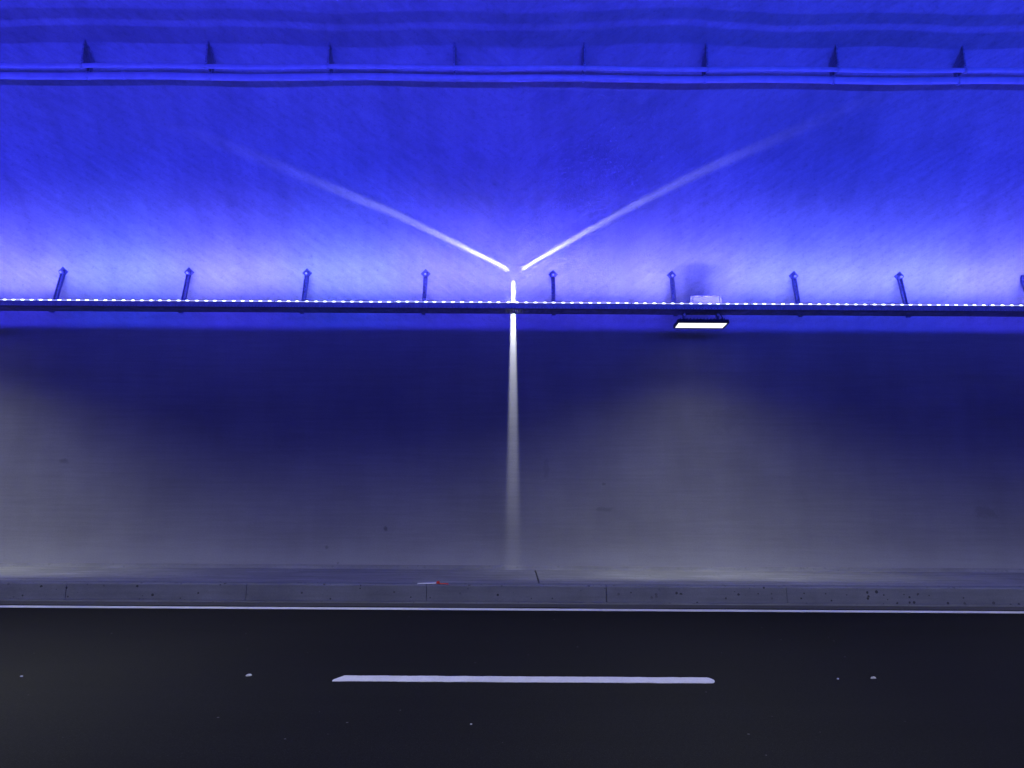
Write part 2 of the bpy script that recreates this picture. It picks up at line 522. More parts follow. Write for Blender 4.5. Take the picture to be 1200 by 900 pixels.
kerb = empty("kerb", (0, KERB_Y, 0))
tag(kerb, "pitted pale concrete kerb between the road and the walkway", kind='structure')
KS = 2.55
kx0 = at_y(288, 696, KERB_Y).x
base_me = None
i0 = int(math.floor((-40 - kx0) / KS)); i1 = int(math.ceil((40 - kx0) / KS))
def kerb_stone_mesh():
    bm = bmesh.new()
    pts = [(0.004, -0.1), (0.004, 0.03), (0.012, 0.238), (0.026, 0.257), (0.20, 0.259), (0.20, -0.1)]
    vs = [[bm.verts.new((x, p[0], p[1])) for p in pts] for x in (0.0035, KS - 0.0035)]
    n = len(pts)
    bm.faces.new(vs[0]); bm.faces.new(list(reversed(vs[1])))
    for i in range(n):
        j = (i + 1) % n
        bm.faces.new((vs[0][i], vs[0][j], vs[1][j], vs[1][i]))
    bmesh.ops.recalc_face_normals(bm, faces=bm.faces)
    me = bpy.data.meshes.new("kerb_stone"); bm.to_mesh(me); bm.free()
    me.materials.append(M['kerb'])
    return me
ks_me = kerb_stone_mesh()
for i in range(i0, i1):
    o = link("kerb_stone", ks_me, None, kerb)
    o.location = (kx0 + i * KS, random.uniform(-0.006, 0.006), random.uniform(-0.002, 0.002))
    o.rotation_euler = (0, 0, random.uniform(-0.0015, 0.0015))
bm = bmesh.new(); add_box(bm, (0, 0.13, 0.07), (80, 0.16, 0.30)); obj("joint_mortar", bm, M['grime'], kerb)
bm = bmesh.new()                                  # narrow gutter lip along the kerb foot
pts = [(0.02, -0.05), (0.02, 0.034), (-0.045, 0.028), (-0.06, -0.05)]
add_prism(bm, pts, 120); obj("gutter_lip", bm, M['gutter'], kerb)
bm = bmesh.new()                                  # swept dirt lying in the channel
for i in range(240):
    x0 = -24 + i * 0.2; yb = -0.30 + 0.03 * noise.noise(Vector((x0 * 0.9, 0, 0)))
    x1 = x0 + 0.2; yb1 = -0.30 + 0.03 * noise.noise(Vector((x1 * 0.9, 0, 0)))
    bm.faces.new([bm.verts.new(v) for v in ((x0, yb, 0.003), (x1, yb1, 0.003), (x1, -0.055, 0.012), (x0, -0.055, 0.012))])
bmesh.ops.remove_doubles(bm, verts=bm.verts, dist=1e-4)
tag(obj("channel_dirt", bm, M['grime'], kerb), kind='stuff')

pav = empty("pavement", (0, KERB_Y, 0))
tag(pav, "raised concrete walkway strip at the foot of the tunnel wall", kind='structure')
jx = at_y(629.5, 680, (KERB_Y + BASE_Y) / 2).x
SL = 10.0
bm = bmesh.new()
add_box(bm, (SL / 2, 0.207 + (BASE_Y + 0.1 - KERB_Y - 0.207) / 2, 0.10), (SL - 0.022, BASE_Y + 0.1 - KERB_Y - 0.207, 0.31))
slab = obj("slab", bm, M['slab'], pav)
sl_me = slab.data
slab.location = (jx - 4 * SL, 0, 0)
for k in range(-3, 4):
    o = link("slab", sl_me, None, pav); o.location = (jx + k * SL, 0, random.uniform(-0.002, 0.002))
bm = bmesh.new(); add_box(bm, (0, 1.2, 0.075), (80, 1.9, 0.26)); obj("slab_bedding", bm, M['grime'], pav)
# mortar fillet where wall and walkway meet
bm = bmesh.new()
add_prism(bm, [(BASE_Y - KERB_Y - 0.05, 0.250), (BASE_Y - KERB_Y - 0.03, 0.275), (BASE_Y - KERB_Y - 0.012, 0.315), (BASE_Y - KERB_Y + 0.06, 0.33), (BASE_Y - KERB_Y + 0.06, 0.250)], 80)
obj("wall_fillet", bm, M['fillet'], pav)
# walkway on the near side, behind the camera
bm = bmesh.new(); add_box(bm, (0, (NEAR_Y + 1.6) / 2 - 0.3, 0.12), (120, 1.6 - NEAR_Y - 0.4, 0.25))
tag(obj("pavement", bm, M['slab']), "near side walkway", kind='structure').location = (0, 0, 0)

# ------------------------------------------------------------------ cable tray with LED strip
TY = 11.10                                            # front face of the tray
pl = at_y(600, 354.5, TY)
LED_Z = pl.z
TRAY_TOP = LED_Z - 0.016
TRAY_H = 0.088
TRAY_BOT = TRAY_TOP - TRAY_H
TRAY_W = 0.34

def holed_sheet(bm, x0, x1, rows, px, hole, rowfn):
    """sheet of metal with a regular row of slots left out. rows: list of (v0, v1, holed); rowfn maps v -> (Y, Z)"""
    xs = []
    x = x0
    while x < x1 - 1e-6:
        xs.append((x, x + px - hole, False)); xs.append((x + px - hole, x + px, True)); x += px
    grid = {}
    def vert(x, v):
        k = (round(x * 1e4), round(v * 1e4))
        if k not in grid:
            y, z = rowfn(v); grid[k] = bm.verts.new((x, y, z))
        return grid[k]
    for (v0, v1, holed) in rows:
        if not holed:
            xa, xb = xs[0][0], xs[-1][1]
            # keep the vertices shared along the row
            prev = xa
            for (a, b_, h) in xs:
                bm.faces.new((vert(a, v0), vert(b_, v0), vert(b_, v1), vert(a, v1)))
        else:
            for (a, b_, h) in xs:
                if not h:
                    bm.faces.new((vert(a, v0), vert(b_, v0), vert(b_, v1), vert(a, v1)))

def solidify(o, t):
    md = o.modifiers.new("thickness", 'SOLIDIFY'); md.thickness = t; md.offset = 0

def build_tray(label, detailed):
    t = empty("cable_tray", (0, TY, TRAY_BOT))
    tag(t, label, "cable tray")
    L = 14.0
    # floor with drain slots
    bm = bmesh.new()
    rows = []; v = 0.012; rows.append((0.0, 0.012, False))
    while v < TRAY_W - 0.03:
        rows.append((v, v + 0.010, True)); rows.append((v + 0.010, v + 0.045, False)); v += 0.045
    rows.append((v, TRAY_W, False))
    if detailed:
        holed_sheet(bm, -L, L, rows, 0.055, 0.026, lambda v: (v, 0.0))
        for s in (-1, 1):
            bm.faces.new([bm.verts.new(q) for q in ((s * L, 0, 0), (s * 60, 0, 0), (s * 60, TRAY_W, 0), (s * L, TRAY_W, 0))])
    else:
        bm.faces.new([bm.verts.new(q) for q in ((-60, 0, 0), (60, 0, 0), (60, TRAY_W, 0), (-60, TRAY_W, 0))])
    solidify(obj("tray_floor", bm, M['tray'], t), 0.0025)
    # front rail, folded sheet with a row of small slots near its foot
    bm = bmesh.new()
    rows = [(0.002, 0.012, False), (0.012, 0.022, True), (0.022, TRAY_H, False)]
    if detailed:
        holed_sheet(bm, -L, L, rows, 0.05, 0.018, lambda v: (-0.002, v))
        for s in (-1, 1):
            bm.faces.new([bm.verts.new(q) for q in ((s * L, -0.002, 0), (s * 60, -0.002, 0), (s * 60, -0.002, TRAY_H), (s * L, -0.002, TRAY_H))])
    else:
        bm.faces.new([bm.verts.new(q) for q in ((-60, -0.002, 0), (60, -0.002, 0), (60, -0.002, TRAY_H), (-60, -0.002, TRAY_H))])
    solidify(obj("front_rail", bm, M['galv'], t), 0.0025)
    bm = bmesh.new(); add_box(bm, (0, 0.006, TRAY_H + 0.001), (120, 0.022, 0.003)); obj("rail_flange", bm, M['galv'], t)
    bm = bmesh.new(); add_box(bm, (0, TRAY_W - 0.001, 0.008), (120, 0.003, 0.016)); obj("rear_lip", bm, M['tray'], t)
    # splice plates where two lengths of tray meet
    for x in (-10.4, -7.4, -4.4, -1.43, 1.6, 4.55, 7.5, 10.5) if detailed else ():
        bm = bmesh.new(); add_box(bm, (x, -0.0055, TRAY_H / 2 + 0.010), (0.16, 0.004, TRAY_H * 0.6))
        for sx in (-0.05, 0.05):
            add_tube(bm, (x + sx, -0.016, TRAY_H / 2), (x + sx, -0.007, TRAY_H / 2), 0.007, 6)
        obj("splice_plate", bm, M['galv'], t)
    return t
tray = build_tray("long dark perforated metal cable tray running level across the whole wall", True)

# cables lying in the tray
for i, (yy, r) in enumerate(((0.045, 0.012), (0.26, 0.024), (0.315, 0.010))):
    bm = bmesh.new()
    n = 60
    prev = None
    for k in range(n + 1):
        x = -14 + 28 * k / n
        p = Vector((x, yy + 0.008 * noise.noise(Vector((x * 0.6, i * 5, 0))), r + 0.003))
        if prev is not None:
            add_tube(bm, prev, p, r, 6, caps=False)
        prev = p
    c = obj("power_cable", bm, M['cable'])
    c.location = (0, TY, TRAY_BOT)
    tag(c, ("thin black cable lying along the cable tray nearest its front rail", "thickest black cable lying along the middle of the cable tray",
            "thin black cable lying along the cable tray nearest the wall")[i], "cable")

def led_light(name, x, length, energy, color, rot, width, parent, loc):
    l = bpy.data.lights.new(name, 'AREA')
    l.shape = 'RECTANGLE'; l.size = length; l.size_y = width
    l.energy = energy; l.color = color
    o = bpy.data.objects.new(name, l)
    o.location = loc; o.rotation_euler = rot; o.parent = parent
    col.objects.link(o)
    return o

HUE_A = (0.018, 0.042, 1.0)     # the strip is made up of lengths of slightly different blue
HUE_B = (0.036, 0.030, 1.0)
def hue_at(x):
    k = sum(math.exp(-((x - m) / w_) ** 2) for m, w_ in ((-7.0, 0.8), (-3.0, 1.1), (6.0, 1.6), (-11.0, 1.0), (11.5, 1.2)))
    k = min(1, max(0, k))
    return tuple(HUE_B[i] + (HUE_A[i] - HUE_B[i]) * k for i in range(3))

LED_PITCH = 11.05 / 1200 * 1200 / F_PX * (TY * math.cos(PITCH) + (LED_Z - 1.52) * math.sin(PITCH))
led_me = None
def build_led_strip(label, visible):
    t = empty("led_strip", (0, TY + 0.006, TRAY_TOP + 0.003))
    tag(t, label, "light strip")
    global led_me
    # carrier in lengths, set with a little misalignment
    segs = []
    x = -60.0
    while x < 60:
        L = 2.0
        segs.append((x, L, 0.0 if not visible else random.uniform(-0.003, 0.003))); x += L
    for (x, L, dz) in segs:
        inview = visible and abs(x + 1) < 12
        if inview:
            bm = bmesh.new(); add_box(bm, (x + L / 2, 0, 0.004 + dz), (L - 0.004, 0.016, 0.006)); obj("carrier", bm, M['plastic'], t)
            bm = bmesh.new(); add_box(bm, (x + L / 2, 0.0, 0.012 + dz), (L - 0.03, 0.012, 0.010), bevel=0.003)
            obj("diffuser", bm, M['led_diffuser'], t)
            n = int(round(L / LED_PITCH)); p = L / n
            for k in range(n):
                if led_me is None:
                    b2 = bmesh.new(); bmesh.ops.create_icosphere(b2, subdivisions=1, radius=1.0)
                    led_me = bpy.data.meshes.new("led"); b2.to_mesh(led_me); b2.free(); led_me.materials.append(M['led'])
                o = link("led", led_me, None, t)
                o.scale = (0.040, 0.010, 0.0135)
                o.location = (x + (k + 0.5) * p + random.uniform(-0.008, 0.008), 0, 0.013 + dz)
    bm = bmesh.new()
    for s in (-1, 1):
        add_box(bm, (s * 36.5, 0, 0.006), (47, 0.014, 0.010))
    obj("diffuser", bm, M['led_diffuser'], t)
    for (x, L, dz) in segs:
        if abs(x + 1) > 24: continue
        c = hue_at(x + L / 2)
        g = 1.0 + 0.10 * noise.noise(Vector((x * 0.8, 2, 2)))
        if not visible:
            if int(round(x)) % 4: continue
            o = led_light("led_light", x, 4.0, 2 * LED_ACROSS_W * g, c, (R(180 + 56), 0, 0), 0.02, t, (x + 2.0, 0, 0.032))
            o.data.spread = R(84)
            led_light("led_light", x, 4.0, 2 * LED_SPILL_W * g, c, (R(-90), 0, 0), 0.02, t, (x + 2.0, -0.011, 0.024))
            continue
        o = led_light("led_light", x, L, LED_UP_W * g, c, (R(180 + 8), 0, 0), 0.012, t, (x + L / 2, 0, 0.032))
        o.data.spread = R(150)
        led_light("led_light", x, L, LED_WALL_W * g, c, (R(96), 0, 0), 0.045, t, (x + L / 2, 0.011, 0.034))
        cw = tuple(0.24 + 1.6 * v for v in c[:2]) + (0.9,)  # added whiter fill lamp, paling the blue just above the strip
        o = led_light("led_light", x, L, LED_FILL_W * g, cw, (R(90 + 52), 0, 0), 0.012, t, (x + L / 2, 0.011, 0.036))
        o.data.spread = R(92)
    return t
strip = build_led_strip("dotted line of blue white lights along the top edge of the cable tray", True)

# the same tray and strip on the opposite wall, behind the camera
tray2 = build_tray("second cable tray, on the opposite wall behind the viewer", False)
strip2 = build_led_strip("second blue light strip, on the opposite wall behind the viewer", False)
for o in (tray2, strip2):
    p = o.location
    o.location = (0, 2 * ARC_C.x - p.y, p.z)
    o.rotation_euler = (0, 0, math.pi)

# ------------------------------------------------------------------ tray hangers
def make_hanger():
    t = empty("tray_hanger", (0, 0, 0))
    # local: foot of the strut at the rear lip of the tray; top on the vault
    ty0, tz0 = 0.12, 0.012
    Ytop = on_lining(600, 321.5).y
    Ztop = vault_z(Ytop)
    top = Vector((0, Ytop - (TY + TRAY_W), Ztop - TRAY_BOT))
    foot = Vector((0, ty0, tz0))
    d = (top - foot).normalized()
    a = foot; b_ = top - d * 0.03
    q = Vector((0, 0, 1)).rotation_difference((b_ - a).normalized()).to_matrix()
    mid, ln = (a + b_) / 2, (b_ - a).length
    for s in (-1, 1):                        # flanges of a channel section
        bm = bmesh.new(); add_box(bm, mid + q @ Vector((s * 0.029, 0, 0)), (0.009, 0.05, ln), q)
        obj("flange", bm, M['hanger'], t)
    bm = bmesh.new(); add_box(bm, mid + q @ Vector((0, 0.021, 0)), (0.0488, 0.008, ln - 0.01), q)
    obj("web", bm, M['hanger'], t)
    nrm = Vector((0, ARC_C.x - Ytop, ARC_C.y - Ztop)).normalized()      # inward normal of the vault
    zax = nrm; xax = Vector((1, 0, 0)); yax = zax.cross(xax)
    q = Matrix((xax, yax, zax)).transposed()
    bm = bmesh.new()
    q45 = q @ Matrix.Rotation(R(45), 3, 'Z')
    add_box(bm, top - nrm * 0.005, (0.13, 0.13, 0.03), q45, bevel=0.006)
    obj("head_plate", bm, M['hanger'], t)
    bm = bmesh.new()                          # gusset between plate and bars
    c = top + nrm * 0.03
    add_box(bm, c, (0.085, 0.07, 0.07), q, bevel=0.008)
    obj("clevis", bm, M['hanger'], t)
    bm = bmesh.new()
    add_tube(bm, top + nrm * 0.01, top + nrm * 0.085, 0.011, 8)
    add_tube(bm, top + nrm * 0.062, top + nrm * 0.078, 0.020, 6)
    obj("anchor_bolt", bm, M['galv'], t)
    bm = bmesh.new()
    add_box(bm, (0, 0.02, 0.024), (0.05, 0.26, 0.014))
    obj("cantilever_arm", bm, M['tray'], t)
    return t
hang_px = [(69, 0), (218, 0), (358, 0), (498, 0), (648, 0), (789, 0), (933, 0), (1058, 0), (1203, 0), (-75, 0), (1338, 0)]
hl = ["steel tray hanger with diamond head plate, leftmost in view",
      "steel tray hanger with diamond head plate, second from the left",
      "steel tray hanger above the tray, third from the left",
      "steel tray hanger first to the left of the three white light beams",
      "steel tray hanger first to the right of the three white light beams",
      "steel tray hanger just left of the pale box above the lit floodlight",
      "steel tray hanger next to the right of the pale box and floodlight",
      "steel tray hanger, the last whole one before the right edge",
      "steel tray hanger cut by the right edge of the view",
      "steel tray hanger just outside the left edge of the view",
      "steel tray hanger outside the right edge of the view"]
h0 = make_hanger()
for i, (px, _) in enumerate(hang_px):
    o = h0 if i == 0 else copy_tree(h0)
    p = at_y(px, 340 + (px - 600) * 0.006, TY + TRAY_W + 0.23)
    o.location = (p.x, TY + TRAY_W, TRAY_BOT)
    o.rotation_euler = (0, 0, R(random.uniform(-1.5, 1.5)))
    tag(o, hl[i], "hanger", "steel hangers holding the cable tray")

# ------------------------------------------------------------------ pipes under the vault and their brackets
PY1 = None
vt = on_lining(600, 57.5)
YT = vt.y - 0.07
p1 = at_y(600, 79.6, YT)
p2 = at_y(600, 91.8, YT + 0.17)
PIPE1 = (p1.y, p1.z, 0.034)
PIPE2 = (p2.y, p2.z, 0.052)

def build_pipe(P, label, cpl):
    t = empty("pipe", (0, P[0], P[1]))
    tag(t, label, "pipe")
    bm = bmesh.new()
    n = 80
    prev = None
    rings = []
    for k in range(n + 1):
        x = -15 + 30 * k / n
        sag = 0.010 * math.sin(x * 1.9) + 0.012 * noise.noise(Vector((x * 0.35, P[1], 0)))
        ring = []
        for a in range(14):
            an = 2 * math.pi * a / 14
            ring.append(bm.verts.new((x, P[2] * math.cos(an), sag + P[2] * math.sin(an))))
        rings.append(ring)
    for r0, r1 in zip(rings, rings[1:]):
        for a in range(14):
            bm.faces.new((r0[a], r0[(a + 1) % 14], r1[(a + 1) % 14], r1[a]))
    for s in (-1, 1):
        add_tube(bm, (s * 15, 0, 0), (s * 60, 0, 0), P[2], 14)
    obj("pipe_run", bm, M['pipe'], t, smooth=True)
    for px in cpl:
        x = at_y(px, 88, P[0]).x
        sag = 0.010 * math.sin(x * 1.9) + 0.012 * noise.noise(Vector((x * 0.35, P[1], 0)))
        bm = bmesh.new(); add_tube(bm, (x - 0.022, 0, sag), (x + 0.022, 0, sag), P[2] + 0.007, 16)
        obj("coupling", bm, M['pipe'], t)
    return t
pipe1 = build_pipe(PIPE1, "thinner upper pipe of the pair clamped high under the blue vault", (330, 905))
pipe2 = build_pipe(PIPE2, "thicker lower pipe of the pair clamped high under the blue vault", (145, 459, 776, 1090))

def make_pipe_bracket():
    t = empty("pipe_bracket", (0, 0, 0))
    # local origin on the vault where the hanger starts; plate in the cross-section plane
    y0, z0 = vt.y, vault_z(vt.y)
    L = lambda Y, Z: (Y - y0, Z - z0)
    pts = [L(YT - 0.015, vault_z(YT - 0.015) + 0.01), L(YT - 0.02, PIPE1[1] + PIPE1[2] + 0.03), L(YT + 0.03, PIPE1[1] + PIPE1[2] + 0.012),
           L(YT + 0.17, PIPE2[1] + PIPE2[2] + 0.015), L(YT + 0.235, PIPE2[1] + PIPE2[2] + 0.015)]
    Yb = YT + 0.235
    pts.append(L(Yb + 0.03, vault_z(Yb + 0.03) + 0.01))
    bm = bmesh.new(); add_prism(bm, pts, 0.024); obj("gusset_plate", bm, M['bracket'], t)
    # foot plate lying on the vault
    ym = (vt.y + Yb) / 2; zm = vault_z(ym)
    nrm = Vector((0, ARC_C.x - ym, ARC_C.y - zm)).normalized()
    q = Matrix((Vector((1, 0, 0)), nrm.cross(Vector((1, 0, 0))), nrm)).transposed()
    bm = bmesh.new(); add_box(bm, (0, ym - y0, zm - z0), (0.06, 0.26, 0.02), q)
    for s in (-0.10, 0.10):
        c = Vector((0.018, ym - y0, zm - z0)) + q @ Vector((0, s, 0))
        add_tube(bm, c, c + nrm * 0.035, 0.014, 6)
    obj("foot_plate", bm, M['bracket'], t)
    for P in (PIPE1, PIPE2):
        bm = bmesh.new()
        y, z = L(P[0], P[1])
        add_tube(bm, (-0.016, y, z), (0.016, y, z), P[2] + 0.012, 16)
        add_box(bm, (0, y - 0.004, z + P[2] + 0.03), (0.03, 0.02, 0.06))
        add_tube(bm, (0, y - P[2] * 0.3, z - P[2] - 0.02), (0, y - P[2] * 0.3, z - P[2]), 0.010, 6)
        obj("pipe_clamp", bm, M['galv'], t)
    return t
br_px = [96, 241.5, 384.5, 532, 685, 829, 982, 1131, -50, 1280]
bl = ["steel pipe bracket farthest left under the vault", "steel pipe bracket second from the left under the vault",
      "steel pipe bracket third from the left under the vault", "steel pipe bracket under the vault, just left of the middle",
      "steel pipe bracket under the vault, just right of the middle", "steel pipe bracket third from the right under the vault",
      "steel pipe bracket second from the right under the vault", "steel pipe bracket farthest right under the vault",
      "steel pipe bracket outside the left edge of the view", "steel pipe bracket outside the right edge of the view"]
b0 = make_pipe_bracket()
for i, px in enumerate(br_px):
    o = b0 if i == 0 else copy_tree(b0)
    p = at_y(px, 78 + (px - 600) * 0.006, PIPE1[0])
    o.location = (p.x, vt.y, vault_z(vt.y))
    tag(o, bl[i], "pipe bracket", "brackets carrying the two pipes")

# ------------------------------------------------------------------ floodlight under the tray
FX = at_y(821, 380, TY + 0.1).x
FZ_FAR, FZ_NEAR = at_y(821, 384.5, TY + 0.24).z, at_y(821, 378.0, TY - 0.07).z
def flood_lamp(parent, loc, out, gain=1.0):
    """road luminaire optics: little light at the wall beside it, most of it thrown low across the road.
    out = +1 where the road lies towards +Y, -1 where it lies towards -Y"""
    l = bpy.data.lights.new("flood_light", 'POINT')
    l.energy = FLOOD_W * gain; l.color = (1, 1, 1); l.shadow_soft_size = 0.07
    l.use_nodes = True
    nt = l.node_tree
    em = nt.nodes["Emission"]
    em.inputs[0].default_value = (0.93, 0.97, 0.91, 1)
    geo = N(nt, "ShaderNodeNewGeometry")
    def dot(v):
        m = N(nt, "ShaderNodeVectorMath", operation='DOT_PRODUCT')
        nt.links.new(geo.outputs['Incoming'], m.inputs[0]); m.inputs[1].default_value = v
        return m.outputs['Value']
    def sstep(v, a, b_):
        mr = N(nt, "ShaderNodeMapRange", interpolation_type='SMOOTHSTEP')
        nt.links.new(v, mr.inputs[0]); mr.inputs[1].default_value = a; mr.inputs[2].default_value = b_
        return mr.outputs[0]
    c = math_n(nt, 'MAXIMUM', dot((0, -out, 0)), 0.001)
    down = math_n(nt, 'MAXIMUM', dot((0, 0, -1)), 0.001)
    wallside = math_n(nt, 'MINIMUM', math_n(nt, 'DIVIDE', 0.060, math_n(nt, 'MULTIPLY', c, c)), 1.1)
    road_ = math_n(nt, 'MINIMUM', math_n(nt, 'DIVIDE', 0.31, math_n(nt, 'POWER', down, 3.0)), FLOOD_THROW)
    is_out = sstep(dot((0, out, 0)), 0.0, 0.25)
    road_ = math_n(nt, 'MULTIPLY', math_n(nt, 'MAXIMUM', road_, 0.25), is_out)
    wallside = math_n(nt, 'MULTIPLY', wallside, math_n(nt, 'SUBTRACT', 1.0, is_out))
    i = math_n(nt, 'MAXIMUM', wallside, road_)
    edge = sstep(dot((0, out * math.sin(R(20)), -math.cos(R(20)))), 0.16, 1.06)
    edge = math_n(nt, 'MAXIMUM', edge, is_out)
    i = math_n(nt, 'MULTIPLY', i, edge)
    i = math_n(nt, 'MULTIPLY', i, sstep(down, 0.10, 0.40))
    nt.links.new(i, em.inputs[1])
    o = bpy.data.objects.new("flood_light", l)
    o.location = loc; o.parent = parent
    col.objects.link(o)
    return o
def make_flood(lit=True):
    t = empty("floodlight", (0, 0, 0))
    W, D = 0.86, 0.32
    tilt = math.atan2(FZ_NEAR - FZ_FAR, D)
    q = Matrix.Rotation(-tilt, 3, 'X')
    def P(x, y, z): return q @ Vector((x, y, z))
    bm = bmesh.new()
    add_box(bm, P(0, 0, 0.035), (W, D, 0.05), q, bevel=0.008)
    obj("housing", bm, M['housing'], t)
    for s in (-1, 1):                          # raised rim round the lens
        bm = bmesh.new(); add_box(bm, P(s * (W / 2 - 0.012), 0, 0.003), (0.024, D - 0.002, 0.020), q); obj("rim", bm, M['housing'], t)
        bm = bmesh.new(); add_box(bm, P(0, s * (D / 2 - 0.008), 0.003), (W - 0.050, 0.016, 0.020), q); obj("rim", bm, M['housing'], t)
    bm = bmesh.new(); add_box(bm, P(0, 0, 0.006), (W - 0.052, D - 0.036, 0.010), q); obj("lens", bm, M['lens'], t)
    fins = bmesh.new()
    for k in range(14):
        add_box(fins, P(-W / 2 + 0.06 + k * (W - 0.12) / 13, 0, 0.075), (0.006, D * 0.8, 0.035), q)
    obj("cooling_fins", fins, M['housing'], t)
    for s in (-0.30, 0.27):
        br = bmesh.new()
        add_box(br, (s, 0.02, 0.085), (0.15, 0.07, 0.05), bevel=0.006)
        add_box(br, (s + 0.03, 0.04, 0.16), (0.045, 0.05, 0.13), bevel=0.004)
        br2 = obj("mounting_bracket", br, M['steel'], t)
        b3 = bmesh.new(); add_tube(b3, (s + 0.03, 0.010, 0.185), (s + 0.03, -0.004, 0.185), 0.020, 8)
        obj("clamp_screw", b3, M['galv'], br2)
    b4 = bmesh.new()                            # supply cable looping up to the tray
    pts = [(0.36, 0.05, 0.06), (0.385, 0.05, 0.10), (0.38, 0.05, 0.16), (0.35, 0.06, 0.22)]
    for a, b_ in zip(pts, pts[1:]): add_tube(b4, a, b_, 0.009, 6)
    obj("supply_cable", b4, M['cable'], t)
    if lit: flood_lamp(t, (0, -0.02, -0.12), -1)
    return t
f0 = make_flood()
SP = 12.6
fl = {0: "lit white floodlight hanging under the cable tray", -1: "floodlight outside the left edge of the view",
      1: "floodlight outside the right edge of the view", -2: "farther floodlight beyond the left edge of the view", 2: "farther floodlight beyond the right edge of the view"}
FY, FZ = TY + 0.085, (FZ_FAR + FZ_NEAR) / 2
for k in (0, -1, 1, -2, 2):
    o = f0 if k == 0 else copy_tree(f0)
    o.location = (FX + k * SP, FY, FZ)
    if k == -1:                                  # a fresher lamp than its neighbours
        for ch in o.children:
            if ch.type == 'LIGHT': ch.data = ch.data.copy(); ch.data.energy *= 1.25
    tag(o, fl[k], "floodlight", "floodlights along the cable tray")

# the same floodlights along the opposite tray
fo = make_flood(False)
for k in (-1, 0, 1, -2, 2):
    o = fo if k == -1 else copy_tree(fo)
    for ch in list(o.children):
        if ch.type == 'LIGHT': bpy.data.objects.remove(ch)
    o.rotation_euler = (0, 0, math.pi)
    o.location = (FX + k * SP, 2 * ARC_C.x - FY, FZ)
    flood_lamp(o, (0, -0.02, -0.12), 1)
    tag(o, {-2: "first floodlight under the opposite tray, counted from the left", -1: "second floodlight under the opposite tray, counted from the left", 0: "middle floodlight under the opposite tray", 1: "second last floodlight under the opposite tray", 2: "last floodlight at the right under the opposite tray"}[k], "floodlight", "floodlights along the opposite tray")

# pale gear box standing in the tray above the floodlight
g = empty("gear_box", (at_y(825, 350, TY + 0.24).x, TY + 0.165, TRAY_BOT + 0.004))
tag(g, "small plastic box standing in the cable tray above the lit floodlight, its front lit pale", "box")
bm = bmesh.new(); add_box(bm, (0, 0, 0.128), (0.46, 0.11, 0.255), bevel=0.012); obj("box_body", bm, M['plastic'], g)
bm = bmesh.new(); add_box(bm, (0, 0, 0.268), (0.475, 0.12, 0.020), bevel=0.006); obj("lid", bm, M['plastic'], g)
for s in (-1, 1):
    bm = bmesh.new(); add_box(bm, (s * 0.25, -0.03, 0.13), (0.03, 0.05, 0.27), bevel=0.004); obj("end_flange", bm, M['plastic'], g)

# ------------------------------------------------------------------ beam projector: three blades of white light
SX = at_y(601.5, 360, TY + 0.5).x
S = Vector((SX, TY + TRAY_W + 0.06, TRAY_BOT + 0.11))
pr = empty("beam_projector", S)
tag(pr, "small lamp behind the cable tray throwing three white beams in a Y on the wall", "projector lamp")
bm = bmesh.new(); add_tube(bm, (0, -0.065, -0.03), (0, -0.035, -0.03), 0.05, 16); obj("lamp_body", bm, M['housing'], pr)
bm = bmesh.new(); add_box(bm, (0, -0.05, -0.082), (0.05, 0.08, 0.012)); obj("mounting_arm", bm, M['steel'], pr)
for s in (-1, 1):                               # small bright clips standing on the strip on either side
    bm = bmesh.new(); add_box(bm, (s * 0.155, TY + 0.008 - S.y, LED_Z + 0.02 - S.z), (0.012, 0.010, 0.036), Matrix.Rotation(R(s * -28), 3, 'Y'))
    obj("retaining_clip", bm, M['plastic'], pr)

def sstep_l(nt, v, a, b_):
    mr = N(nt, "ShaderNodeMapRange", interpolation_type='SMOOTHSTEP')
    nt.links.new(v, mr.inputs[0]); mr.inputs[1].default_value = a; mr.inputs[2].default_value = b_
    return mr.outputs[0]

